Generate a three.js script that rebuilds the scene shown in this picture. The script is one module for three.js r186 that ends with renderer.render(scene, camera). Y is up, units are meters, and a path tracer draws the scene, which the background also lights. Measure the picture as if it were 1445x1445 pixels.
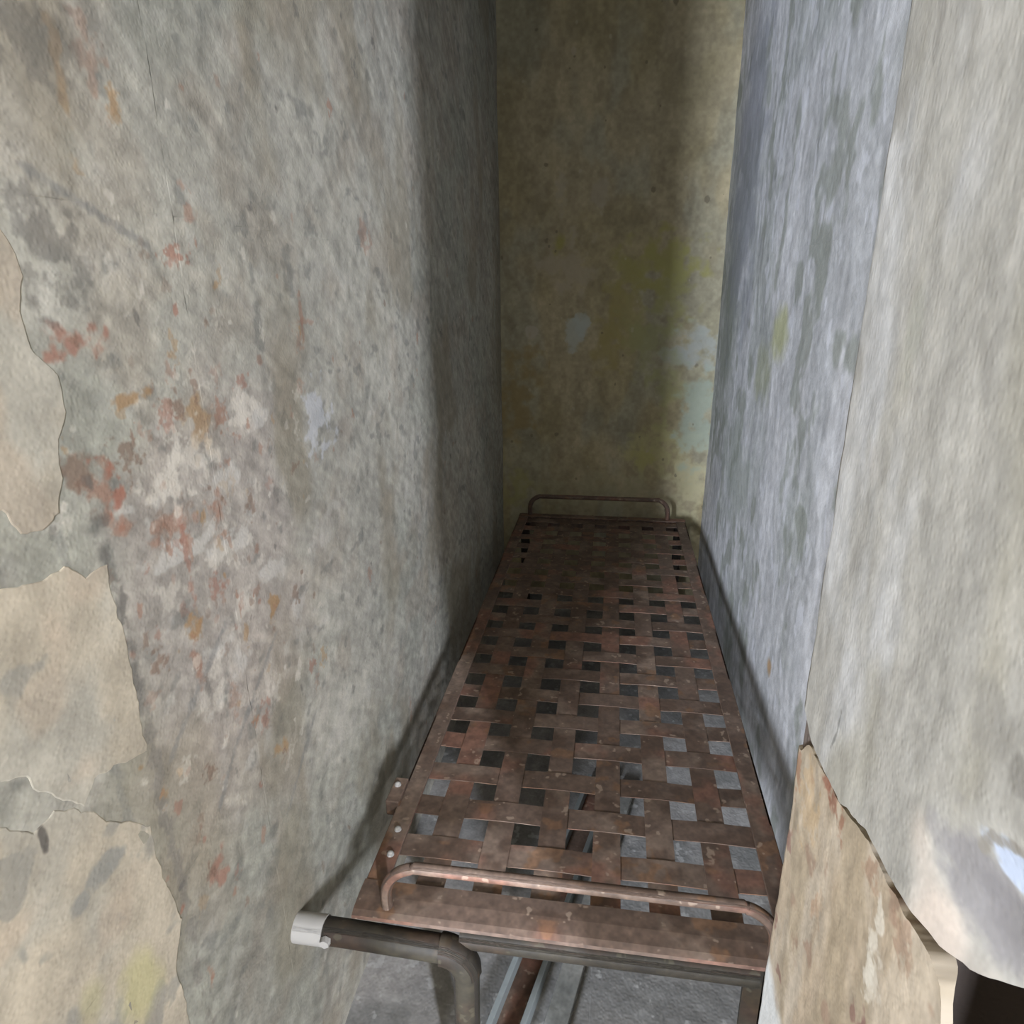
import * as THREE from 'three';
import { mergeGeometries } from 'three/addons/utils/BufferGeometryUtils.js';
import { RoundedBoxGeometry } from 'three/addons/geometries/RoundedBoxGeometry.js';
import { RectAreaLightUniformsLib } from 'three/addons/lights/RectAreaLightUniformsLib.js';

// ---------------------------------------------------------------- camera, sky, light, exposure
const scene = new THREE.Scene();
const R = THREE.MathUtils.degToRad;
const camera = new THREE.PerspectiveCamera(74.679, 1, 0.02, 60);
camera.rotation.order = 'YXZ';
camera.rotation.set(R(-18.71), R(8.637), R(-0.647));
camera.position.set(0, 1.215, 0);
scene.add(camera);
scene.background = new THREE.Color().setRGB(0.55, 0.62, 0.72);
const renderer = new THREE.WebGLRenderer({ antialias: true });
renderer.toneMapping = THREE.LinearToneMapping;
renderer.toneMappingExposure = 0.93;
renderer.shadowMap.enabled = true;
RectAreaLightUniformsLib.init();
// daylight through the two windows of the outer room behind the camera: [x, y, width, height, strength]
const WIN_Z = 8.0;
const WINDOWS = [
  { x: 3.95, y: 4.15, w: 0.42, h: 1.5, power: 830, color: new THREE.Color().setRGB(0.9, 0.97, 1.12) },
  { x: -3.08, y: 2.7, w: 1.25, h: 1.6, power: 300, color: new THREE.Color().setRGB(0.87, 0.95, 1.1) },
];
for (const w of WINDOWS) {
  const l = new THREE.RectAreaLight(w.color, w.power, w.w, w.h);
  l.position.set(w.x, w.y, WIN_Z - 0.01);          // faces -z, into the room
  l.name = 'window_daylight';
  scene.add(l);
}

// ---------------------------------------------------------------- helpers
let seed = 12345;
function rnd() { seed |= 0; seed = seed + 0x6D2B79F5 | 0; let t = Math.imul(seed ^ seed >>> 15, 1 | seed); t = t + Math.imul(t ^ t >>> 7, 61 | t) ^ t; return ((t ^ t >>> 14) >>> 0) / 4294967296; }
const clamp = (x, a = 0, b = 1) => x < a ? a : x > b ? b : x;
const sstep = (a, b, x) => { const t = clamp((x - a) / (b - a)); return t * t * (3 - 2 * t); };
const PERM = new Float32Array(65536);
for (let i = 0; i < 65536; i++) PERM[i] = rnd();
function vn(x, y) {                                  // value noise 0..1
  const xi = Math.floor(x), yi = Math.floor(y); let fx = x - xi, fy = y - yi;
  fx = fx * fx * (3 - 2 * fx); fy = fy * fy * (3 - 2 * fy);
  const a = (xi & 255), b = ((xi + 1) & 255), c = (yi & 255) << 8, d = ((yi + 1) & 255) << 8;
  const p = PERM[a | c], q = PERM[b | c], r = PERM[a | d], s = PERM[b | d];
  return p + (q - p) * fx + (r - p + (p - q - r + s) * fx) * fy;
}
function fbm(x, y, o = 4) {
  let s = 0, a = 0.5, n = 0;
  for (let i = 0; i < o; i++) { s += a * vn(x, y); n += a; a *= 0.5; x = x * 2.03 + 17.3; y = y * 2.03 + 31.7; }
  return s / n;
}
const usedNames = {};
const numbered = (n) => { const k = usedNames[n] = (usedNames[n] ?? -1) + 1; return k ? `${n}_${String(k).padStart(3, '0')}` : n; };
function mesh(name, geo, mat, parent) { const m = new THREE.Mesh(geo, mat); m.name = name; m.castShadow = m.receiveShadow = true; parent.add(m); return m; }
function struct(name, geo, mat, label, category) { const m = mesh(name, geo, mat, scene); m.userData = { kind: 'structure', label, category }; return m; }
function box(x0, x1, y0, y1, z0, z1) { const g = new THREE.BoxGeometry(x1 - x0, y1 - y0, z1 - z0); g.translate((x0 + x1) / 2, (y0 + y1) / 2, (z0 + z1) / 2); return g; }
function rbox(x0, x1, y0, y1, z0, z1, r = 0.001) { const g = new RoundedBoxGeometry(x1 - x0, y1 - y0, z1 - z0, 2, r); g.translate((x0 + x1) / 2, (y0 + y1) / 2, (z0 + z1) / 2); return g; }
function plain(g) { const o = g.index ? g.toNonIndexed() : g; for (const k of Object.keys(o.attributes)) if (!['position', 'normal', 'uv'].includes(k)) o.deleteAttribute(k); return o; }
const join = (list) => mergeGeometries(list.map(plain));
function worldUV(g, s = 1, ox = 0, oy = 0) {           // box-mapped uv in metres
  const p = g.attributes.position, n = g.attributes.normal, uv = new Float32Array(p.count * 2);
  for (let i = 0; i < p.count; i++) {
    const ax = Math.abs(n.getX(i)), ay = Math.abs(n.getY(i)), az = Math.abs(n.getZ(i));
    let u, v;
    if (ay >= ax && ay >= az) { u = p.getX(i); v = p.getZ(i); } else if (ax >= az) { u = p.getZ(i); v = p.getY(i); } else { u = p.getX(i); v = p.getY(i); }
    uv[2 * i] = u * s + ox; uv[2 * i + 1] = v * s + oy;
  }
  g.setAttribute('uv', new THREE.BufferAttribute(uv, 2)); return g;
}
// displaced sheet over a (u, v) rectangle; pos(u, v) gives the front point, back(u, v) the point the edge skirts run to
function sheet(u0, u1, v0, v1, nu, nv, pos, back, uvOf, flip) {
  const P = [], U = [], I = [], W = nu + 1;
  const put = (a, u, v) => { P.push(...a); U.push(...uvOf(u, v)); };
  for (let j = 0; j <= nv; j++) for (let i = 0; i <= nu; i++) { const u = u0 + (u1 - u0) * i / nu, v = v0 + (v1 - v0) * j / nv; put(pos(u, v), u, v); }
  const quad = (a, b, c, d) => flip ? I.push(a, c, b, a, d, c) : I.push(a, b, c, a, c, d);
  for (let j = 0; j < nv; j++) for (let i = 0; i < nu; i++) { const a = j * W + i; quad(a, a + 1, a + W + 1, a + W); }
  const g1 = new THREE.BufferGeometry();
  g1.setAttribute('position', new THREE.Float32BufferAttribute(P, 3)); g1.setAttribute('uv', new THREE.Float32BufferAttribute(U, 2)); g1.setIndex(I); g1.computeVertexNormals();
  if (!back) return g1;
  const P2 = [], U2 = [], I2 = [];
  const edge = (list) => {
    const s = P2.length / 3;
    for (const [u, v] of list) { P2.push(...pos(u, v)); U2.push(...uvOf(u, v)); P2.push(...back(u, v)); U2.push(...uvOf(u, v)); }
    for (let k = 0; k + 1 < list.length; k++) { const a = s + 2 * k; if (flip) I2.push(a, a + 2, a + 3, a, a + 3, a + 1); else I2.push(a, a + 3, a + 2, a, a + 1, a + 3); }
  };
  const us = Array.from({ length: nu + 1 }, (_, i) => u0 + (u1 - u0) * i / nu), vs = Array.from({ length: nv + 1 }, (_, i) => v0 + (v1 - v0) * i / nv);
  edge(us.map((u) => [u, v0])); edge(vs.map((v) => [u1, v])); edge(us.map((u) => [u, v1]).reverse()); edge(vs.map((v) => [u0, v]).reverse());
  const g2 = new THREE.BufferGeometry();
  g2.setAttribute('position', new THREE.Float32BufferAttribute(P2, 3)); g2.setAttribute('uv', new THREE.Float32BufferAttribute(U2, 2)); g2.setIndex(I2); g2.computeVertexNormals();
  return join([g1, g2]);
}
// ---------------------------------------------------------------- paint: a colour map over a rectangle in metres (sRGB values)
class Paint {
  constructor(u0, u1, v0, v1, w, h) { Object.assign(this, { u0, u1, v0, v1, w, h }); this.d = new Float32Array(w * h * 3); }
  fill(fn) {
    const c = [0, 0, 0];
    for (let j = 0; j < this.h; j++) for (let i = 0; i < this.w; i++) {
      const u = this.u0 + (this.u1 - this.u0) * (i + 0.5) / this.w, v = this.v0 + (this.v1 - this.v0) * (j + 0.5) / this.h;
      fn(u, v, c); const k = (j * this.w + i) * 3; this.d[k] = c[0]; this.d[k + 1] = c[1]; this.d[k + 2] = c[2];
    }
    return this;
  }
  // a patch with a ragged outline: stains and, in places, painted light and shade
  spot(u, v, ru, rv, col, a = 1, rag = 0.6, freq = 60, edge = 0.25) {
    const su = this.w / (this.u1 - this.u0), sv = this.h / (this.v1 - this.v0);
    const i0 = Math.max(0, Math.floor((u - 2 * ru - this.u0) * su)), i1 = Math.min(this.w - 1, Math.ceil((u + 2 * ru - this.u0) * su));
    const j0 = Math.max(0, Math.floor((v - 2 * rv - this.v0) * sv)), j1 = Math.min(this.h - 1, Math.ceil((v + 2 * rv - this.v0) * sv));
    for (let j = j0; j <= j1; j++) for (let i = i0; i <= i1; i++) {
      const x = this.u0 + (i + 0.5) / su, y = this.v0 + (j + 0.5) / sv;
      const r = Math.hypot((x - u) / ru, (y - v) / rv) + rag * 2 * (fbm(x * freq + 5.1, y * freq + 9.7, 4) - 0.5);
      const m = a * (1 - sstep(1 - edge, 1 + edge, r));
      if (m > 0.003) { const k = (j * this.w + i) * 3; for (let q = 0; q < 3; q++) this.d[k + q] += (col[q] - this.d[k + q]) * m; }
    }
  }
  stroke(pts, width, col, a = 1) { for (let k = 0; k + 1 < pts.length; k++) { const [x0, y0] = pts[k], [x1, y1] = pts[k + 1], n = Math.ceil(Math.hypot(x1 - x0, y1 - y0) / (width * 0.7)); for (let i = 0; i < n; i++) this.spot(x0 + (x1 - x0) * i / n, y0 + (y1 - y0) * i / n, width * (0.6 + 0.8 * rnd()), width * (0.6 + 0.8 * rnd()), col, a * (0.4 + 0.6 * rnd()), 0.7, 120, 0.4); } }
  texture() {
    const o = new Uint8Array(this.w * this.h * 4);
    for (let k = 0, n = this.w * this.h; k < n; k++) { for (let q = 0; q < 3; q++) o[4 * k + q] = clamp(Math.round(this.d[3 * k + q]), 0, 255); o[4 * k + 3] = 255; }
    const t = new THREE.DataTexture(o, this.w, this.h, THREE.RGBAFormat); t.colorSpace = THREE.SRGBColorSpace; t.magFilter = t.minFilter = THREE.LinearFilter; t.wrapS = t.wrapT = THREE.RepeatWrapping; t.needsUpdate = true; return t;
  }
  uv = (u, v) => [(u - this.u0) / (this.u1 - this.u0), (v - this.v0) / (this.v1 - this.v0)];
}
const mix3 = (c, col, t) => { c[0] += (col[0] - c[0]) * t; c[1] += (col[1] - c[1]) * t; c[2] += (col[2] - c[2]) * t; };
const mul3 = (c, t) => { c[0] *= t; c[1] *= t; c[2] *= t; };
function grayTexture(n, fn) {
  const o = new Uint8Array(n * n * 4);
  for (let j = 0; j < n; j++) for (let i = 0; i < n; i++) { const v = clamp(Math.round(255 * fn(i / n, j / n)), 0, 255), k = 4 * (j * n + i); o[k] = o[k + 1] = o[k + 2] = v; o[k + 3] = 255; }
  const t = new THREE.DataTexture(o, n, n, THREE.RGBAFormat); t.magFilter = t.minFilter = THREE.LinearFilter; t.wrapS = t.wrapT = THREE.RepeatWrapping; t.needsUpdate = true; return t;
}
// rough plaster relief, 0.64 m tile (256 noise cells of 2.5 mm so that it wraps)
const plasterRelief = grayTexture(1024, (u, v) => 0.5 * vn(u * 32, v * 32) + 0.3 * vn(u * 64 + 0.0, v * 64) + 0.2 * vn(u * 256, v * 256));
function relief(su, sv) { const t = plasterRelief.clone(); t.repeat.set(su / 0.64, sv / 0.64); t.needsUpdate = true; return t; }
const rough = (map, bump, bumpScale = 0.003, roughness = 0.93) => new THREE.MeshStandardMaterial({ map, bumpMap: bump, bumpScale, roughness, metalness: 0 });

// ---------------------------------------------------------------- the cell: measures (metres, floor at y = 0)
const XL = -0.42, XR = 0.36, ZF = -2.54, ZI = -0.614, ZO = -0.15, XJ = 0.2, HC = 2.5, LINTEL = 2.25;

// left wall ------------------------------------------------------
const pl = new Paint(ZF - 0.02, ZO, 0, HC, 1536, 1600).fill((z, y, c) => {
  const wz = z + 0.03 * (vn(z * 9, y * 9) - 0.5), wy = y + 0.03 * (vn(z * 9 + 40, y * 9) - 0.5);
  c[0] = 163; c[1] = 158; c[2] = 145;
  const big = fbm(wz * 3.2, wy * 3.2, 4), mid = fbm(wz * 11 + 7, wy * 11, 4);
  mix3(c, [149, 147, 134], sstep(0.46, 0.66, big) * 0.8);
  mix3(c, [150, 140, 125], sstep(0.5, 0.7, mid) * 0.5);
  const cl = sstep(0.55, 0.1, Math.hypot((z + 0.62) / 0.55, (y - 0.92) / 0.75) + 0.9 * (fbm(wz * 7 + 3, wy * 7, 3) - 0.5));
  mix3(c, [168, 156, 146], cl * 0.6);
  // brushed diagonal streaks and grain
  const a = (z * 0.8 + y * 0.6), b = (-z * 0.6 + y * 0.8);
  const st = fbm(a * 26, b * 90, 3), sp = fbm(z * 70 + 11, y * 70, 3), gr = vn(z * 330, y * 330);
  mul3(c, 1 + 0.22 * (st - 0.5) + 0.24 * (sp - 0.5) + 0.26 * (fbm(wz * 5 + 120, wy * 4, 3) - 0.5) + 0.06 * (gr - 0.5));
  const fl = fbm(wz * 24 + 60, wy * 30, 4);
  mix3(c, [196, 190, 180], sstep(0.6, 0.74, fl) * (0.2 + 0.5 * cl));
  const pit = fbm(wz * 30 + 90, wy * 38 + 12, 4);
  mix3(c, [112, 111, 104], sstep(0.66, 0.8, pit) * 0.5);
  // weathered brown scale
  mix3(c, [128, 116, 94], sstep(0.54, 0.7, fbm(wz * 6 + 25, wy * 3, 4)) * 0.4);
});
const RUST = [152, 112, 92], OCH = [160, 126, 88], RED = [152, 102, 84], PALE = [206, 197, 182], DARK = [92, 88, 82], BROWN = [120, 96, 80];
for (const [z, y, rz, ry, col, al] of [
  [-0.486, 1.175, 0.02, 0.008, RED, 0.8], [-0.486, 1.055, 0.014, 0.012, RUST, 0.8], [-0.497, 1.046, 0.006, 0.014, RED, 0.9], [-0.499, 1.022, 0.012, 0.01, RUST, 0.7],
  [-0.557, 0.998, 0.022, 0.013, RUST, 0.75], [-0.627, 1.082, 0.014, 0.022, OCH, 0.75], [-0.541, 1.123, 0.014, 0.004, OCH, 0.9], [-0.718, 1.084, 0.016, 0.014, PALE, 0.9],
  [-0.64, 0.985, 0.012, 0.02, RUST, 0.6], [-0.573, 0.954, 0.004, 0.04, RED, 0.6], [-0.559, 0.881, 0.011, 0.013, OCH, 0.95], [-0.558, 0.85, 0.006, 0.025, RUST, 0.8], [-0.725, 0.827, 0.009, 0.009, OCH, 0.95],
  [-0.46, 1.087, 0.01, 0.016, BROWN, 0.8], [-0.89, 1.174, 0.003, 0.022, RUST, 0.6], [-0.9, 1.17, 0.022, 0.003, RUST, 0.5], [-0.58, 1.366, 0.008, 0.009, OCH, 0.8], [-0.565, 1.385, 0.009, 0.02, RUST, 0.4],
  [-0.527, 1.366, 0.004, 0.03, OCH, 0.5], [-0.69, 0.636, 0.012, 0.009, OCH, 0.8], [-0.534, 0.594, 0.009, 0.014, RED, 0.7], [-0.486, 0.497, 0.004, 0.014, RUST, 0.9], [-0.666, 1.289, 0.008, 0.012, RUST, 0.6],
  [-1.162, 1.293, 0.016, 0.016, RUST, 0.45], [-0.566, 1.032, 0.024, 0.018, PALE, 0.9], [-0.606, 1.05, 0.03, 0.02, PALE, 0.75], [-0.913, 1.035, 0.03, 0.03, [196, 196, 200], 0.7], [-0.883, 1.421, 0.006, 0.006, DARK, 0.9],
  [-0.481, 1.245, 0.02, 0.03, DARK, 0.5], [-0.509, 1.384, 0.03, 0.02, DARK, 0.4], [-0.64, 0.94, 0.02, 0.01, PALE, 0.7], [-0.66, 0.86, 0.014, 0.012, PALE, 0.7], [-0.535, 0.93, 0.02, 0.01, PALE, 0.6], [-0.59, 0.79, 0.01, 0.02, PALE, 0.7],
  [-0.43, 0.9, 0.004, 0.3, [128, 126, 118], 0.55], [-0.475, 0.7, 0.006, 0.2, [118, 112, 104], 0.6], [-0.47, 0.95, 0.006, 0.06, DARK, 0.5],
]) pl.spot(z, y, rz * 1.1, ry * 1.1, col, al * 0.85, 2.2, 75, 0.5);
for (let k = 0; k < 260; k++) {
  const z = -0.62 + 0.28 * (rnd() + rnd() - 1), y = 0.92 + 0.42 * (rnd() + rnd() - 1), s = 0.002 + 0.007 * rnd() * rnd();
  pl.spot(z, y, s * (0.7 + rnd()), s * (0.7 + 1.4 * rnd()), [RUST, RED, OCH, PALE, PALE, BROWN, PALE][Math.floor(rnd() * 7)], 0.2 + 0.45 * rnd(), 2.2, 170, 0.5);
}
for (let k = 0; k < 420; k++) {
  const z = -0.3 - 2.2 * rnd(), y = 0.1 + 2.2 * rnd(), s = 0.002 + 0.005 * rnd() * rnd();
  pl.spot(z, y, s * (0.6 + rnd()), s * (0.8 + 1.5 * rnd()), [DARK, DARK, BROWN, PALE, RUST][Math.floor(rnd() * 5)], 0.2 + 0.4 * rnd(), 2.2, 170, 0.5);
}
for (const q of [[[-0.62, 0.86], [-0.53, 0.8], [-0.49, 0.77]], [[-0.72, 0.79], [-0.6, 0.71], [-0.55, 0.66]], [[-0.8, 0.62], [-0.68, 0.53]], [[-0.47, 1.3], [-0.6, 1.25]]]) pl.stroke(q, 0.004, [124, 122, 117], 0.3);
const leftTex = pl.texture();
const leftMat = rough(leftTex, relief(2.41, 2.5), 0.0014);
const dispL = (z, y) => 0.006 * (fbm(z * 5 + 2, y * 5, 3) - 0.5) * sstep(-0.45, -0.7, z) + 0.0022 * (fbm(z * 34, y * 34, 3) - 0.5);
const wallLeft = struct('wall_left', join([
  sheet(ZF - 0.02, ZO, 0, HC, 300, 300, (z, y) => [XL + dispL(z, y), y, z], (z, y) => [XL - 0.01, y, z], pl.uv, true),
  worldUV(box(XL - 0.3, XL - 0.008, 0, 2.75, ZF - 0.3, ZO)),
]), leftMat, 'weathered grey plaster wall with rusty flecks left of the iron bunk', 'wall');

// cream plaster coat left on the near end of the wall
const pc = new Paint(-0.5, -0.12, 0, 1.4, 512, 1600).fill((z, y, c) => {
  c[0] = 180; c[1] = 168; c[2] = 148;
  const b = fbm(z * 8, y * 8, 4), m = fbm(z * 30 + 4, y * 30, 4);
  mix3(c, [174, 168, 154], sstep(0.42, 0.64, b) * 0.8);
  mix3(c, [182, 165, 144], sstep(0.55, 0.7, fbm(z * 13 + 50, y * 13, 3)) * 0.6);
  mul3(c, 1 + 0.28 * (m - 0.5) + 0.07 * (vn(z * 330, y * 330) - 0.5));
  mix3(c, [140, 137, 128], sstep(0.64, 0.72, fbm(z * 22 + 80, y * 22, 4)) * 0.6);
});
pc.spot(-0.4, 0.59, 0.025, 0.035, [184, 176, 124], 0.6, 0.5, 40, 0.5);
pc.spot(-0.35, 0.64, 0.012, 0.02, [176, 168, 120], 0.4, 0.5, 40, 0.5);
pc.spot(-0.349, 0.816, 0.004, 0.012, [96, 90, 82], 0.9, 0.4, 90);
pc.spot(-0.39, 0.74, 0.022, 0.012, [140, 138, 130], 0.8, 0.6, 60);
pc.spot(-0.365, 0.735, 0.012, 0.01, [138, 136, 128], 0.8, 0.6, 60);
const creamMat = rough(pc.texture(), relief(0.38, 1.4), 0.0012);
function plasterPatch(pts, k) {
  const out = [];
  pts.forEach((p, i) => {
    const q = pts[(i + 1) % pts.length], n = Math.max(1, Math.round(Math.hypot(q[0] - p[0], q[1] - p[1]) / 0.005));
    for (let t = 0; t < n; t++) { const z = p[0] + (q[0] - p[0]) * t / n, y = p[1] + (q[1] - p[1]) * t / n; out.push(new THREE.Vector2(-(z + 0.007 * (fbm(z * 90 + k, y * 90, 3) - 0.5)), y + 0.007 * (fbm(z * 90, y * 90 + k + 9, 3) - 0.5))); }
  });
  const g = new THREE.ExtrudeGeometry(new THREE.Shape(out), { depth: 0.0022, bevelEnabled: true, bevelSegments: 2, bevelSize: 0.0012, bevelThickness: 0.001, steps: 1 });
  const p = g.attributes.position, uv = [];
  for (let i = 0; i < p.count; i++) { const s = p.getX(i), y = p.getY(i), d = p.getZ(i); uv.push(...pc.uv(-s, y)); p.setXYZ(i, XL - 0.0025 + d, y, -s); }
  // shape (s, y, d) -> (x = d, y, z = -s)
  g.setAttribute('uv', new THREE.Float32BufferAttribute(uv, 2)); g.computeVertexNormals();
  const m = mesh('plaster_patch', g, creamMat, wallLeft); m.userData.label = 'cream plaster coat with a ragged edge'; return m;
}
plasterPatch([[-0.441, 1.252], [-0.447, 1.245], [-0.45, 1.224], [-0.44, 1.201], [-0.443, 1.171], [-0.461, 1.153], [-0.459, 1.126], [-0.448, 1.107], [-0.44, 1.069], [-0.433, 1.054], [-0.416, 1.046], [-0.398, 1.05], [-0.387, 1.07], [-0.3, 1.09], [-0.2, 1.1], [-0.16, 1.3], [-0.3, 1.33], [-0.42, 1.27]], 1);
plasterPatch([[-0.371, 1.017], [-0.404, 1.005], [-0.427, 1.01], [-0.444, 0.993], [-0.468, 0.992], [-0.467, 0.959], [-0.47, 0.923], [-0.468, 0.866], [-0.466, 0.806], [-0.428, 0.821], [-0.404, 0.826], [-0.391, 0.812], [-0.369, 0.838], [-0.355, 0.86], [-0.353, 0.875], [-0.332, 0.886], [-0.2, 0.9], [-0.18, 1.03]], 2);
plasterPatch([[-0.322, 0.852], [-0.345, 0.826], [-0.363, 0.827], [-0.391, 0.806], [-0.407, 0.778], [-0.45, 0.733], [-0.45, 0.695], [-0.457, 0.642], [-0.463, 0.598], [-0.44, 0.556], [-0.445, 0.5], [-0.44, 0.3], [-0.45, 0.03], [-0.17, 0.03], [-0.18, 0.86]], 3);

// right wall -----------------------------------------------------
const pr = new Paint(ZF - 0.02, ZI + 0.02, 0, HC, 1280, 1600).fill((z, y, c) => {
  const wz = z + 0.04 * (vn(z * 8 + 4, y * 8) - 0.5);
  c[0] = 182; c[1] = 182; c[2] = 182;
  mix3(c, [197, 196, 196], sstep(0.45, 0.65, fbm(wz * 8, y * 3, 4)) * 0.8);
  mix3(c, [166, 168, 164], sstep(0.48, 0.66, fbm(wz * 6 + 33, y * 4 + 5, 4)) * 0.8);
  const st = fbm(wz * 46, y * 11, 4), sp = fbm(z * 60, y * 60, 3);
  mul3(c, 1 + 0.3 * (st - 0.5) + 0.2 * (sp - 0.5) + 0.05 * (vn(z * 300, y * 300) - 0.5));
  mix3(c, [212, 212, 216], sstep(0.64, 0.74, fbm(wz * 40 + 9, y * 16, 4)) * 0.6);
  mix3(c, [120, 124, 110], sstep(0.6, 0.72, fbm(wz * 12 + 70, y * 9, 4)) * 0.5);
});
for (const [z, y, rz, ry, col, al] of [[-1.602, 1.1, 0.06, 0.05, [168, 168, 118], 0.7], [-1.75, 1.0, 0.08, 0.06, [150, 152, 118], 0.5], [-2.3, 1.1, 0.14, 0.3, [128, 134, 120], 0.55], [-1.95, 0.7, 0.2, 0.12, [140, 146, 134], 0.5], [-1.35, 0.42, 0.02, 0.02, [170, 128, 80], 0.7], [-2.2, 1.5, 0.2, 0.4, [132, 134, 142], 0.6]]) pr.spot(z, y, rz, ry, col, al, 0.8, 14, 0.5);  // last spot paints the shade at the upper far corner into the colour
const rightMat = rough(pr.texture(), relief(1.94, 2.5), 0.0012);
struct('wall_right', join([
  sheet(ZF - 0.02, ZI + 0.02, 0, HC, 200, 240, (z, y) => [XR + 0.008 * (fbm(z * 4 + 20, y * 4, 3) - 0.5) + 0.0015 * (fbm(z * 40, y * 40, 2) - 0.5), y, z], (z, y) => [XR + 0.012, y, z], pr.uv, false),
  worldUV(box(XR + 0.01, XR + 0.3, 0, 2.75, ZF - 0.3, ZI + 0.02)),
]), rightMat, 'blue-grey limewashed wall right of the iron bunk', 'wall');

// far wall -------------------------------------------------------
const pf = new Paint(XL - 0.02, XR + 0.02, 0, HC, 640, 1600).fill((x, y, c) => {
  const wx = x + 0.05 * (fbm(x * 7, y * 7, 3) - 0.5), wy = y + 0.05 * (fbm(x * 7 + 9, y * 7, 3) - 0.5);
  c[0] = 172; c[1] = 160; c[2] = 130;
  mix3(c, [162, 150, 116], sstep(0.42, 0.62, fbm(wx * 5 + 3, wy * 3, 4)) * 0.8);
  mix3(c, [160, 158, 140], sstep(0.5, 0.66, fbm(wx * 6 + 60, wy * 3, 4)) * 0.5);
  mul3(c, 1 + 0.22 * (fbm(x * 24, y * 14, 4) - 0.5) + 0.16 * (fbm(x * 80, y * 80, 2) - 0.5));
  mix3(c, [120, 110, 88], sstep(0.62, 0.78, fbm(wx * 26 + 5, wy * 20, 3)) * 0.22);
});
for (const [x, y, rx, ry, col, al, e] of [
  [0.166, 1.283, 0.08, 0.06, [166, 160, 96], 0.7, 0.4], [0.07, 1.261, 0.07, 0.05, [164, 158, 98], 0.65, 0.4], [0.2, 1.19, 0.05, 0.09, [164, 160, 102], 0.65, 0.4], [0.03, 1.09, 0.07, 0.1, [162, 152, 98], 0.6, 0.4], [-0.02, 1.03, 0.04, 0.09, [164, 150, 98], 0.55, 0.4], [0.12, 1.03, 0.06, 0.08, [160, 160, 116], 0.6, 0.4],
  [-0.18, 1.288, 0.075, 0.07, [178, 166, 142], 0.75, 0.3], [-0.204, 1.345, 0.02, 0.035, [160, 154, 82], 0.7, 0.3], [-0.207, 1.507, 0.024, 0.035, [176, 166, 144], 0.7, 0.25], [-0.073, 1.514, 0.024, 0.035, [172, 162, 142], 0.6, 0.25], [-0.06, 1.44, 0.008, 0.014, [184, 174, 154], 0.6, 0.3],
  [-0.136, 1.04, 0.04, 0.035, [184, 190, 182], 0.75, 0.15], [-0.118, 1.075, 0.018, 0.035, [182, 188, 180], 0.7, 0.15], [-0.306, 1.055, 0.022, 0.019, [184, 176, 158], 0.85, 0.15], [0.296, 0.98, 0.06, 0.06, [180, 186, 186], 0.65, 0.3], [0.21, 0.96, 0.05, 0.03, [178, 184, 182], 0.55, 0.3],
  [0.18, 0.6, 0.07, 0.07, [184, 178, 128], 0.75, 0.35], [0.14, 0.58, 0.03, 0.03, [176, 170, 108], 0.6, 0.35], [0.3, 0.5, 0.06, 0.13, [194, 186, 148], 0.75, 0.25], [0.2, 0.86, 0.05, 0.08, [160, 160, 108], 0.5, 0.4], [-0.388, 0.6, 0.03, 0.05, [182, 172, 140], 0.7, 0.2], [-0.37, 0.8, 0.06, 0.12, [156, 134, 88], 0.6, 0.4], [-0.37, 0.46, 0.05, 0.06, [170, 164, 110], 0.6, 0.3], [0.0, 0.45, 0.2, 0.05, [178, 172, 140], 0.5, 0.4], [0.31, 0.75, 0.05, 0.14, [166, 178, 164], 0.7, 0.3],
]) pf.spot(x, y, rx * 1.1, ry * 1.1, col, al, 1.6, 26, e + 0.25);
for (let k = 0; k < 60; k++) { const s = 0.003 + 0.006 * rnd() * rnd(); pf.spot(XL + 0.78 * rnd(), 0.3 + 1.8 * rnd(), s, s * (0.8 + rnd()), rnd() < 0.5 ? [186, 176, 152] : [104, 96, 78], 0.5, 0.8, 90); }
const farMat = rough(pf.texture(), relief(0.82, 2.5), 0.0012);
struct('wall_far', join([
  sheet(XL - 0.02, XR + 0.02, 0, HC, 110, 280, (x, y) => [x, y, ZF + 0.008 * (fbm(x * 5 + 70, y * 5, 3) - 0.5) + 0.0015 * (fbm(x * 40, y * 40, 2) - 0.5)], (x, y) => [x, y, ZF - 0.012], pf.uv, false),
  worldUV(box(XL - 0.02, XR + 0.02, 0, 2.75, ZF - 0.3, ZF - 0.01)),
]), farMat, 'olive-brown end wall with yellow-green stains behind the bunk head', 'wall');

// floor ----------------------------------------------------------
const pfl = new Paint(0, 1, 0, 1, 1024, 1024).fill((x, y, c) => {
  c[0] = 156; c[1] = 152; c[2] = 147;
  const X = x * 8, Y = y * 8;
  mix3(c, [134, 132, 128], sstep(0.4, 0.65, fbm(X, Y, 5)));
  mul3(c, 1 + 0.25 * (fbm(X * 7, Y * 7, 4) - 0.5) + 0.1 * (vn(x * 256, y * 256) - 0.5));
  mix3(c, [190, 188, 184], sstep(0.68, 0.76, fbm(X * 6 + 40, Y * 6, 4)) * 0.6);
});
const floorTex = pfl.texture(); floorTex.wrapS = floorTex.wrapT = THREE.MirroredRepeatWrapping;
const floorMat = rough(floorTex, plasterRelief, 0.002, 0.85);
const rearMat = new THREE.MeshStandardMaterial({ color: new THREE.Color(0.34, 0.3, 0.22), roughness: 0.95, bumpMap: plasterRelief, bumpScale: 0.003 });
struct('floor', worldUV(box(-5.0, 6.0, -0.2, 0, ZF - 0.3, WIN_Z + 0.3)), floorMat, 'worn pale grey concrete floor under the bunk', 'floor');
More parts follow.
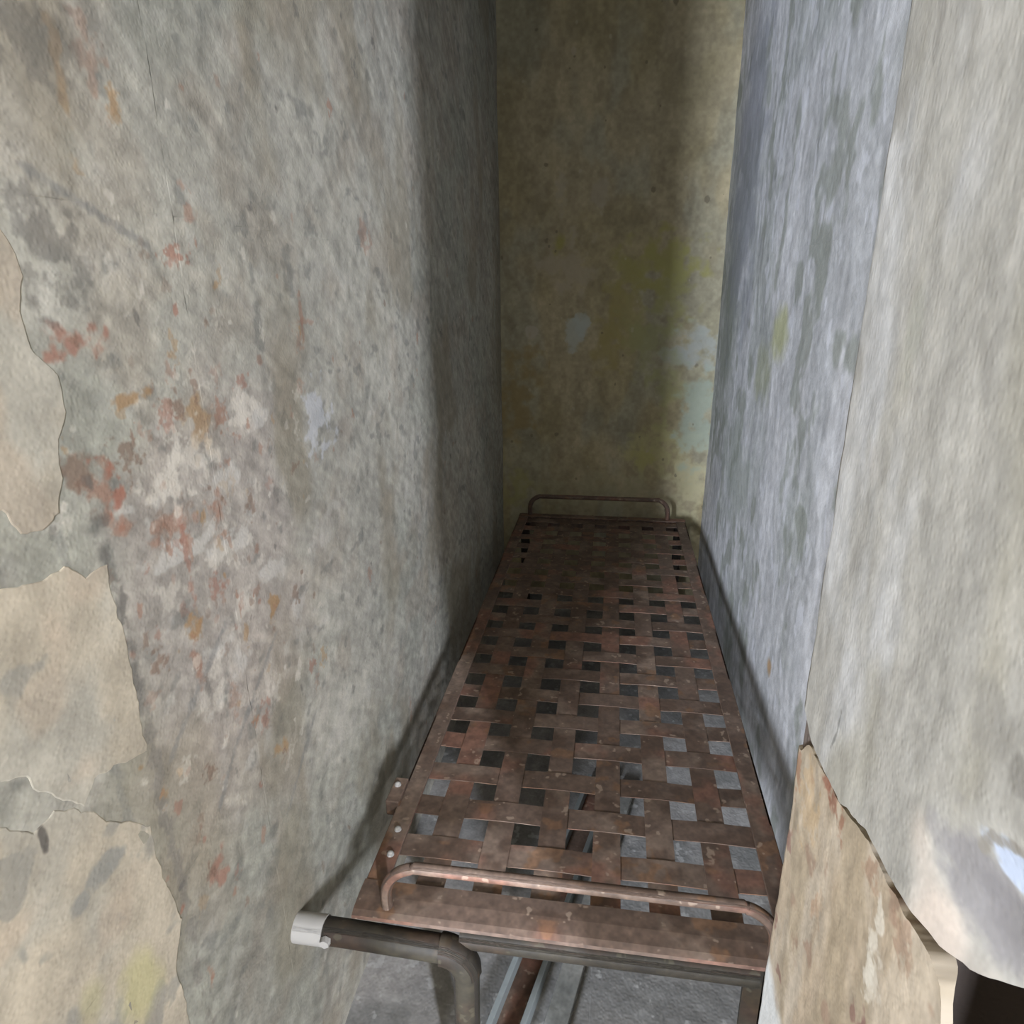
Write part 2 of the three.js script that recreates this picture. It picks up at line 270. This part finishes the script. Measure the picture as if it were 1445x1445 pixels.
struct('ceiling', worldUV(join([box(XL - 0.3, XR + 0.3, HC, HC + 0.25, ZF - 0.3, ZI + 0.01)])), new THREE.MeshStandardMaterial({ color: new THREE.Color(0.07, 0.066, 0.055), roughness: 0.95, bumpMap: plasterRelief, bumpScale: 0.003 }), 'plaster ceiling above the iron bunk, made dark to cut bounced light', 'ceiling');  // unseen ceiling given a dark colour to dim the top of the far wall
struct('ceiling_hall', worldUV(join([box(-5.0, 6.0, 5.1, 5.3, ZO - 0.5, WIN_Z + 0.3)])), rearMat, 'plaster ceiling of the outer room behind the doorway', 'ceiling');

// front wall with the doorway the picture is taken through ---------
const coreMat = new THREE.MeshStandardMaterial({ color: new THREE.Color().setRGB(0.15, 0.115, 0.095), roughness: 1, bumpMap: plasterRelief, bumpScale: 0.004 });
const BX = XJ + 0.045;                                  // face of the masonry under the coats
const wallFront = struct('wall_front', worldUV(join([
  box(-5.0, XL - 0.3, 0, 5.1, ZO - 0.464, ZO),          // left of the cell
  box(XL, 6.0, LINTEL, 5.1, ZI, ZO), box(XL - 0.3, XL, 2.75, 5.1, ZI, ZO),                    // over the doorway
  box(BX, 6.0, 0.97, LINTEL, ZI, ZO), box(BX, 6.0, 0, 0.3, ZI, ZO),
  box(0.66, 6.0, 0.3, 0.97, ZI, ZO), box(BX, 0.66, 0.3, 0.97, -0.17, ZO), box(BX, 0.66, 0.3, 0.97, ZI, -0.6),   // hollow core behind the jamb
])), rearMat, 'thick front wall with the doorway beside the bunk foot', 'wall');

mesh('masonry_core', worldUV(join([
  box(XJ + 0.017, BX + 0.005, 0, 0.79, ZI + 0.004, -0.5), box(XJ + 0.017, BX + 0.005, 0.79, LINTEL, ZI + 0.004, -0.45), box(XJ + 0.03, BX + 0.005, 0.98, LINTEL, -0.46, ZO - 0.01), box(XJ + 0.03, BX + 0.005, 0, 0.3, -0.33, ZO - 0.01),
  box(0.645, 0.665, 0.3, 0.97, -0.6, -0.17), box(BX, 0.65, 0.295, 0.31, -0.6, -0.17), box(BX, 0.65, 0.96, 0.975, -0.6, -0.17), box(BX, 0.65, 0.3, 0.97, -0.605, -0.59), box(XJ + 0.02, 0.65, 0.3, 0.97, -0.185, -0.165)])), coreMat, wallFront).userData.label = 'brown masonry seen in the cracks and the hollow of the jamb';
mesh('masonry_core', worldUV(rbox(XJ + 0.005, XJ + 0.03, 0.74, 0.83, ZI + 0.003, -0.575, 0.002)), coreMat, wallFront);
const LB = [[-0.614, 0.816], [-0.598, 0.806], [-0.572, 0.796], [-0.527, 0.8], [-0.488, 0.804], [-0.465, 0.814], [-0.432, 0.828], [-0.395, 0.828], [-0.362, 0.834], [-0.331, 0.838], [-0.305, 0.848], [-0.29, 0.862], [-0.257, 0.897], [-0.22, 0.92], [-0.15, 0.95]];
const curve = (pts, z) => { for (let i = 0; i + 1 < pts.length; i++) if (z <= pts[i + 1][0]) { const t = clamp((z - pts[i][0]) / (pts[i + 1][0] - pts[i][0])); return pts[i][1] + (pts[i + 1][1] - pts[i][1]) * t; } return pts[pts.length - 1][1]; };
const lowEdge = (z) => curve(LB, z) + 0.006 * (fbm(z * 70, 3.3, 3) - 0.5);
const arris = (z, r) => { const d = z - ZI; if (d >= r) return 0; const t = r - Math.max(d, 0); return r - Math.sqrt(r * r - t * t); };
const pj = new Paint(ZI - 0.01, ZO, 0.7, LINTEL, 640, 1600).fill((z, y, c) => {
  c[0] = 165; c[1] = 161; c[2] = 152;
  const wz = z + 0.02 * (fbm(z * 14, y * 10, 3) - 0.5);
  mix3(c, [184, 182, 178], sstep(0.45, 0.64, fbm(wz * 10, y * 4, 4)));
  mix3(c, [160, 155, 142], sstep(0.48, 0.66, fbm(wz * 12 + 31, y * 5 + 4, 4)) * 0.85);
  mix3(c, [184, 169, 155], sstep(0.52, 0.68, fbm(wz * 9 + 11, y * 6 + 41, 3)) * sstep(1.15, 0.9, y + 0.2 * (vn(z * 12, y * 12) - 0.5)) * 0.8);
  mul3(c, 1 + 0.2 * (fbm(wz * 60, y * 16, 4) - 0.5) + 0.12 * (fbm(z * 90, y * 90, 2) - 0.5) + 0.04 * (vn(z * 500, y * 500) - 0.5));
  mix3(c, [146, 142, 134], sstep(0.64, 0.74, fbm(wz * 24 + 8, y * 12, 4)) * 0.6);
});

pj.spot(-0.504, 1.181, 0.014, 0.03, [160, 158, 146], 0.7, 0.6, 50, 0.4);
pj.spot(-0.295, 0.99, 0.012, 0.01, [130, 126, 118], 0.7, 0.7, 70, 0.3);
pj.spot(-0.315, 0.895, 0.035, 0.035, [136, 132, 131], 0.9, 0.7, 50, 0.4);  // grey put in for the shade on the scooped, broken edge
pj.spot(-0.28, 0.9, 0.03, 0.02, [124, 120, 119], 0.9, 0.7, 50, 0.4);  // darker grey, the same painted shade closer to the hollow
pj.spot(-0.28, 0.936, 0.036, 0.016, [180, 189, 205], 1, 0.4, 60, 0.12);  // pale blue shard: skylight on broken plaster put into the colour
pj.stroke([[-0.318, 0.925], [-0.31, 0.94], [-0.29, 0.95], [-0.26, 0.965]], 0.003, [140, 134, 124], 0.7);
pj.stroke([[-0.523, 0.83], [-0.515, 0.85], [-0.512, 0.875]], 0.0018, [120, 118, 112], 0.6);
const scoop = (z, y) => 0.024 * sstep(0.075, 0.0, Math.hypot((z + 0.235) * 0.75, (y - 0.875)) - 0.03) ;
const coat = sheet(ZI, ZO, 0, 1, 100, 260, (z, t) => { const y = lowEdge(z) + (LINTEL - lowEdge(z)) * t; return [XJ + arris(z, 0.007 + 0.004 * vn(y * 20, 3)) + 0.004 * (fbm(z * 8, y * 5, 3) - 0.5) + 0.0015 * (fbm(z * 50, y * 50, 2) - 0.5) + scoop(z, y), y, z]; },
  (z, t) => { const y = lowEdge(z) + (LINTEL - lowEdge(z)) * t; return [BX + 0.01, y, z]; }, (z, t) => pj.uv(z, lowEdge(z) + (LINTEL - lowEdge(z)) * t), true);
mesh('render_coat', coat, rough(pj.texture(), relief(0.47, 1.04), 0.001), wallFront).userData.label = 'pale grey painted render on the door jamb';
// bare plaster under the broken edge of the render
const TD = [[-0.614, 0.764], [-0.6, 0.768], [-0.582, 0.787], [-0.572, 0.791], [-0.527, 0.795], [-0.488, 0.799], [-0.465, 0.806], [-0.432, 0.818], [-0.41, 0.817], [-0.395, 0.817], [-0.362, 0.824], [-0.331, 0.828], [-0.316, 0.824], [-0.304, 0.8], [-0.3, 0.7], [-0.302, 0.55]];
const topEdge = (z) => curve(TD, z) + 0.006 * (fbm(z * 90, 8.3, 3) - 0.5);
const pd = new Paint(ZI - 0.01, -0.29, 0, 0.85, 640, 1280).fill((z, y, c) => {
  c[0] = 176; c[1] = 158; c[2] = 134;
  const wz = z + 0.02 * (fbm(z * 18, y * 10, 3) - 0.5);
  mix3(c, [184, 170, 150], sstep(0.42, 0.62, fbm(wz * 24, y * 7, 4)) * 0.9);
  mix3(c, [158, 142, 118], sstep(0.48, 0.66, fbm(wz * 20 + 51, y * 8 + 4, 4)) * 0.8);
  mul3(c, 1 + 0.22 * (fbm(wz * 60, y * 18, 3) - 0.5) + 0.12 * (fbm(z * 120, y * 120, 2) - 0.5));
  mix3(c, [150, 124, 104], sstep(0.68, 0.8, fbm(wz * 34 + 8, y * 26, 4)) * 0.7);
  mix3(c, [206, 206, 202], sstep(0.02, -0.02, y - 0.47 + 0.12 * (z + 0.57) * 3 + 0.03 * (fbm(z * 30, y * 30, 3) - 0.5)));
});
for (const [z, y, rz, ry, col, al] of [[-0.394, 0.765, 0.007, 0.028, [214, 206, 190], 0.9], [-0.386, 0.742, 0.009, 0.02, [212, 204, 188], 0.8], [-0.53, 0.79, 0.014, 0.006, [132, 78, 58], 0.8], [-0.5, 0.79, 0.012, 0.008, [136, 84, 62], 0.75], [-0.48, 0.785, 0.008, 0.012, [140, 90, 66], 0.7], [-0.6, 0.74, 0.006, 0.02, [150, 104, 76], 0.7], [-0.6, 0.65, 0.006, 0.01, [130, 92, 84], 0.6], [-0.56, 0.74, 0.02, 0.03, [186, 156, 116], 0.6], [-0.505, 0.67, 0.01, 0.014, [166, 132, 104], 0.7], [-0.5, 0.71, 0.006, 0.05, [206, 190, 166], 0.7], [-0.6, 0.53, 0.004, 0.014, [120, 84, 74], 0.8], [-0.57, 0.5, 0.008, 0.006, [120, 84, 74], 0.7], [-0.4, 0.68, 0.004, 0.01, [124, 90, 80], 0.8], [-0.385, 0.69, 0.004, 0.01, [120, 84, 78], 0.8], [-0.42, 0.8, 0.01, 0.012, [140, 104, 80], 0.6], [-0.36, 0.8, 0.01, 0.014, [150, 118, 96], 0.6]]) pd.spot(z, y, rz, ry, col, al * 0.8, 1.8, 90, 0.45);
const dado = sheet(ZI, -0.304, 0, 1, 80, 160, (z, t) => { const y = topEdge(z) * t; return [XJ + 0.002 + arris(z, 0.006 + 0.005 * vn(y * 25, 7)) + 0.004 * (fbm(z * 9 + 8, y * 6, 3) - 0.5) + 0.0018 * (fbm(z * 60, y * 60, 2) - 0.5), y, z]; },
  (z, t) => [XJ + 0.0165 - 0.008 * sstep(-0.33, -0.31, z), topEdge(z) * t, z], (z, t) => pd.uv(z, topEdge(z) * t), true);
mesh('plaster_dado', dado, rough(pd.texture(), relief(0.32, 0.85), 0.001), wallFront).userData.label = 'bare beige plaster with rusty specks below the broken render';

// the outer room behind the camera, with its two windows
const rearBoxes = [], EX = [-5.0, 6.0];
{
  const cuts = WINDOWS.map((w) => [w.x - w.w / 2, w.x + w.w / 2, w.y - w.h / 2, w.y + w.h / 2]).sort((a, b) => a[0] - b[0]);
  let x = EX[0];
  for (const [a, b, c, d] of cuts) { rearBoxes.push(box(x, a, 0, 5.1, WIN_Z, WIN_Z + 0.3), box(a, b, 0, c, WIN_Z, WIN_Z + 0.3), box(a, b, d, 5.1, WIN_Z, WIN_Z + 0.3)); x = b; }
  rearBoxes.push(box(x, EX[1], 0, 5.1, WIN_Z, WIN_Z + 0.3));
}
struct('wall_rear', worldUV(join(rearBoxes)), rearMat, 'plain plaster wall of the outer room with two tall windows', 'wall');
struct('wall_outer_left', worldUV(box(-5.2, -5.0, 0, 5.3, ZI - 0.2, WIN_Z + 0.3)), rearMat, 'plain plaster side wall of the outer room near the left window', 'wall');
struct('wall_outer_right', worldUV(box(6.0, 6.2, 0, 5.3, ZI - 0.2, WIN_Z + 0.3)), rearMat, 'plain plaster side wall of the outer room near the right window', 'wall');
const frameMat = new THREE.MeshStandardMaterial({ color: new THREE.Color(0.42, 0.41, 0.38), roughness: 0.6 });
const paneMat = new THREE.MeshPhysicalMaterial({ color: 0xffffff, transmission: 1, thickness: 0, roughness: 0.02, ior: 1.5 });
WINDOWS.forEach((w, i) => {
  const t = 0.045, a = w.x - w.w / 2, b = w.x + w.w / 2, c = w.y - w.h / 2, d = w.y + w.h / 2, z0 = WIN_Z + 0.1, z1 = WIN_Z + 0.16;
  const f = struct(`window_${i + 1}`, worldUV(join([box(a, a + t, c, d, z0, z1), box(b - t, b, c, d, z0, z1), box(a + t, b - t, c, c + t, z0, z1), box(a + t, b - t, d - t, d, z0, z1), box(a + t, b - t, w.y - 0.015, w.y + 0.015, z0, z1)])), frameMat, i ? 'tall window at the left of the outer room' : 'tall window at the right of the outer room', 'window');
  for (const [p, q] of [[c + t, w.y - 0.015], [w.y + 0.015, d - t]]) mesh('pane', box(a + t, b - t, p, q, z0 + 0.028, z0 + 0.032), paneMat, f);
});

// ---------------------------------------------------------------- the iron bunk
const prs = new Paint(0, 1, 0, 1, 1024, 1024).fill((x, y, c) => {
  const X = x * 10, Y = y * 10;
  c[0] = 100; c[1] = 82; c[2] = 70;
  mix3(c, [122, 104, 90], sstep(0.45, 0.65, fbm(X, Y, 4)) * 0.8);
  mix3(c, [84, 66, 54], sstep(0.48, 0.66, fbm(X * 1.6 + 30, Y * 1.6, 4)) * 0.8);
  mix3(c, [126, 88, 72], sstep(0.56, 0.72, fbm(X * 0.9 + 70, Y * 0.9 + 11, 4)) * 0.75);
  mix3(c, [124, 90, 64], sstep(0.66, 0.74, fbm(X * 2.2 + 5, Y * 2.2 + 81, 4)) * 0.6);
  mul3(c, 1 + 0.35 * (fbm(X * 9, Y * 9, 3) - 0.5) + 0.12 * (vn(x * 250, y * 250) - 0.5));
  mix3(c, [170, 150, 130], sstep(0.74, 0.8, fbm(X * 7 + 20, Y * 7, 3)) * 0.6);
});
const rustTex = prs.texture(); rustTex.wrapS = rustTex.wrapT = THREE.MirroredRepeatWrapping;
const ironRelief = grayTexture(512, (u, v) => 0.5 * vn(u * 64, v * 64) + 0.5 * vn(u * 128 + 0.0, v * 128));
const iron = new THREE.MeshStandardMaterial({ map: rustTex, bumpMap: ironRelief, bumpScale: 0.0006, roughness: 0.62, metalness: 0.0 });
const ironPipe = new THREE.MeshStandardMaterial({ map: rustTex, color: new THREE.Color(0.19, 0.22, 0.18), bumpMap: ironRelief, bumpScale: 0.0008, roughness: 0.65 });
const zinc = new THREE.MeshStandardMaterial({ color: new THREE.Color(0.4, 0.38, 0.35), roughness: 0.6, bumpMap: ironRelief, bumpScale: 0.0005 });

const bed = new THREE.Group(); bed.name = 'iron_bunk'; scene.add(bed);
bed.position.set(-0.0276, 0, -1.565);
bed.userData = { label: 'rusty iron bunk of woven flat strips with low end rails between the walls', category: 'bed' };
const BW = 0.308, BY = 0.381, ZN = 0.865, ZH = -0.855;   // half width, top, foot and head in the bunk's own space
const UVS = 1.0;
const part = (name, geo, mat = iron, parent = bed, k = rnd() * 3) => mesh(name, worldUV(geo, UVS, k, k * 1.7), mat, parent);
// side rails: angle iron, foot and head rails
for (const s of [-1, 1]) {
  const o = s * BW, i = s * (BW - 0.034);
  part('side_rail', join([rbox(Math.min(o, i), Math.max(o, i), BY - 0.004, BY + 0.001, ZH, ZN, 0.0015), rbox(Math.min(o, o - s * 0.005), Math.max(o, o - s * 0.005), BY - 0.04, BY + 0.001, ZH, ZN, 0.0015)]));
}
{
  const prof = new THREE.Shape([[-0.027, -0.002], [-0.027, 0.0025], [0, 0.003], [0.022, 0.0005], [0.03, -0.003], [0.031, -0.008], [0.027, -0.008], [0.02, -0.0045], [0, -0.002]].map(([z, y]) => new THREE.Vector2(z, y)));
  const g = new THREE.ExtrudeGeometry(prof, { depth: 2 * BW + 0.002, bevelEnabled: false });
  g.rotateY(-Math.PI / 2);                               // profile z -> along the bunk, depth -> across it
  g.translate(BW + 0.001, BY, ZN);
  g.computeVertexNormals();
  part('foot_rail', g);
}
part('head_rail', join([rbox(-BW - 0.001, BW + 0.001, BY - 0.0035, BY + 0.0025, ZH - 0.002, ZH + 0.03, 0.002), rbox(-BW - 0.001, BW + 0.001, BY - 0.05, BY + 0.0025, ZH - 0.003, ZH + 0.004, 0.003)]));
// woven flat strips: 6 along, 19 across, each its own part
const PX = 0.085, PZ = 0.08658, SW = 0.043, TH = 0.0014, AMP = 0.0009;
function strip(len0, len1, samples, along, phase) {       // ribbon with thickness; along: 'z' or 'x'
  const P = [], I = [], W = SW / 2;
  for (let k = 0; k <= samples; k++) {
    const t = len0 + (len1 - len0) * k / samples, y = BY - 0.006 + AMP * phase(t);
    for (const [w, h] of [[-W, TH], [W, TH], [W, 0], [-W, 0]]) P.push(...(along === 'z' ? [w, y + h, t] : [t, y + h, w]));
  }
  for (let k = 0; k < samples; k++) for (let q = 0; q < 4; q++) { const a = 4 * k + q, b = 4 * k + (q + 1) % 4, c = b + 4, d = a + 4; along === 'z' ? I.push(a, d, c, a, c, b) : I.push(a, c, d, a, b, c); }
  const g = new THREE.BufferGeometry(); g.setAttribute('position', new THREE.Float32BufferAttribute(P, 3)); g.setIndex(I);
  const f = g.toNonIndexed(); f.computeVertexNormals(); f.setAttribute('uv', new THREE.Float32BufferAttribute(new Float32Array(f.attributes.position.count * 2), 2)); return f;
}
const zRow = (r) => 1.565 - (0.84974 + (r - 0.5) * PZ);   // cross strip r in the bunk's space
const xCol = (i) => (i - 3.5) * PX;
for (let i = 1; i <= 6; i++) {
  const g = strip(ZH + 0.006, ZN - 0.006, 88, 'z', (z) => Math.cos(Math.PI * ((zRow(0) - z) / PZ + i)));
  g.translate(xCol(i) + 0.003 * (rnd() - 0.5), 0, 0); part('long_strip', g);
}
for (let r = 0; r <= 18; r++) {
  const g = strip(-BW + 0.008, BW - 0.008, 40, 'x', (x) => -Math.cos(Math.PI * (x / PX + 3.5 + r)));
  g.translate(0, 0, zRow(r) + 0.004 * (rnd() - 0.5)); part('cross_strip', g);
}
// low tubular end rails
function hoop(mat, z, half, height, rad, cr, r0, lean = 0, dx = 0) {
  const pts = [];
  pts.push([-half, BY - 0.02]); pts.push([-half, BY + 0.01]);
  for (let k = 0; k <= 8; k++) { const a = Math.PI - Math.PI / 2 * k / 8; pts.push([-half + cr + cr * Math.cos(a), BY + height - cr + cr * Math.sin(a)]); }
  for (let k = 0; k <= 8; k++) { const a = Math.PI / 2 - Math.PI / 2 * k / 8; pts.push([half - cr + cr * Math.cos(a), BY + height - cr + cr * Math.sin(a)]); }
  pts.push([half, BY + 0.01]); pts.push([half, BY - 0.02]);
  const c = new THREE.CatmullRomCurve3(pts.map(([x, y]) => new THREE.Vector3(x + dx, y, z + lean * (y - BY))), false, 'catmullrom', 0.2);
  return part('end_hoop', new THREE.TubeGeometry(c, 140, rad, 12, false), mat);
}
hoop(iron, ZH + 0.012, 0.256, 0.076, 0.0085, 0.045, 0, 0, -0.012);
hoop(iron, ZN + 0.012, 0.262, 0.078, 0.0082, 0.055, 0, 0.02, 0.0);
// bent pipe from the left wall down to the floor, carrying the foot of the bunk
{
  const wx = XL + 0.0276 - 0.01, zc = ZN + 0.034, yc = BY - 0.034, xe = -0.145;
  const pts = [[wx, yc], [wx + 0.08, yc], [xe - 0.06, yc - 0.004]];
  for (let k = 0; k <= 6; k++) { const a = Math.PI / 2 - Math.PI / 2 * k / 6; pts.push([xe - 0.035 + 0.035 * Math.cos(a), yc - 0.04 + 0.035 * Math.sin(a)]); }
  pts.push([xe - 0.002, yc - 0.14], [xe - 0.005, 0.0]);
  const c = new THREE.CatmullRomCurve3(pts.map(([x, y]) => new THREE.Vector3(x, y, zc)), false, 'catmullrom', 0.3);
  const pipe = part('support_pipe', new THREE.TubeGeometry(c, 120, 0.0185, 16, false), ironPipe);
  const col = new THREE.CylinderGeometry(0.0205, 0.0205, 0.045, 20); col.rotateZ(Math.PI / 2); col.translate(wx + 0.032, yc, zc);
  part('collar', col, zinc, pipe).userData.label = 'pale collar at the wall end';
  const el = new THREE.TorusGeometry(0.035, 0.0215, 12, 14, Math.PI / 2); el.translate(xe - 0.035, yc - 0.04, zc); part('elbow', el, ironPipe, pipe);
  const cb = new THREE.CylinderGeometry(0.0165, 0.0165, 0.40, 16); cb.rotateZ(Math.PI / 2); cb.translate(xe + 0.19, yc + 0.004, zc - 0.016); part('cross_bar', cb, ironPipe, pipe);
  const bo = new THREE.CylinderGeometry(0.007, 0.008, 0.008, 6); bo.rotateX(Math.PI / 2); bo.translate(wx + 0.062, yc + 0.004, zc + 0.021); part('bolt', bo, zinc, pipe);
  const fl = new THREE.CylinderGeometry(0.034, 0.036, 0.008, 20); fl.translate(xe - 0.005, 0.004, zc); part('foot_flange', fl, iron, pipe);
}
// legs
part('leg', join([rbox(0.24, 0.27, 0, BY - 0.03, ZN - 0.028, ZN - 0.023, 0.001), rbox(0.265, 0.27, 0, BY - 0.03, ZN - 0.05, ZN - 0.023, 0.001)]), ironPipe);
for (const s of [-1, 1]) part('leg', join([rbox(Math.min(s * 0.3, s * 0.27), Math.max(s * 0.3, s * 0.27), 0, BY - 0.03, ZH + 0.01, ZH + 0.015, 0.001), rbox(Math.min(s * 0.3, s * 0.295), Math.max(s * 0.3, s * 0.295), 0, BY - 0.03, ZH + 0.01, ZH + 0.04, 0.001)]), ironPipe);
// hinge bracket on the left rail, with its bolts
{
  const br = part('hinge_bracket', join([rbox(-0.328, -BW + 0.004, BY - 0.02, BY + 0.010, 0.63, 0.69, 0.003)]), iron);
  for (const [x, y, z] of [[-0.318, BY + 0.011, 0.65], [-0.29, BY + 0.003, 0.74], [-0.286, BY + 0.003, 0.79]]) { const g = new THREE.SphereGeometry(0.006, 10, 6, 0, Math.PI * 2, 0, Math.PI / 2); g.translate(x, y - 0.001, z); part('bolt', g, zinc, br); }
}
// ---------------------------------------------------------------- things lying on the floor under the bunk
function onFloor(name, geos, mat, label, category, x, z, turn) {
  const g = new THREE.Group(); g.name = name; g.position.set(x, 0, z); g.rotation.y = turn; g.userData = { label, category }; scene.add(g);
  for (const [n, geo] of geos) mesh(n, worldUV(geo, 1, 0.3, 0.7), mat, g);
  return g;
}
const paleSteel = new THREE.MeshStandardMaterial({ color: new THREE.Color(0.24, 0.26, 0.25), roughness: 0.6, metalness: 0.1, bumpMap: ironRelief, bumpScale: 0.0005 });
const paleWood = new THREE.MeshStandardMaterial({ map: floorTex, color: new THREE.Color(0.85, 0.88, 0.86), roughness: 0.85, bumpMap: ironRelief, bumpScale: 0.0006 });
{
  const ch = onFloor('steel_channel', [['side_flange', rbox(-0.032, -0.022, 0, 0.03, -0.6, 0.08, 0.001)], ['side_flange', rbox(0.022, 0.032, 0, 0.03, -0.6, 0.08, 0.001)]], paleSteel, 'pale steel channel lying open side up on the floor under the bunk', 'channel', -0.13, -0.83, R(-13));
  mesh('web', worldUV(rbox(-0.023, 0.023, 0, 0.004, -0.6, 0.08, 0.001)), iron, ch);
  const la = new THREE.Mesh(worldUV(rbox(-0.02, 0.02, 0, 0.018, -0.6, 0.08, 0.002)), paleWood); la.name = 'wooden_lath'; la.castShadow = la.receiveShadow = true;
  la.position.set(-0.052, 0, -0.83); la.rotation.y = R(-12); la.userData = { label: 'flat grey lath on the floor right of the steel channel', category: 'lath' }; scene.add(la);
}
renderer.render(scene, camera);
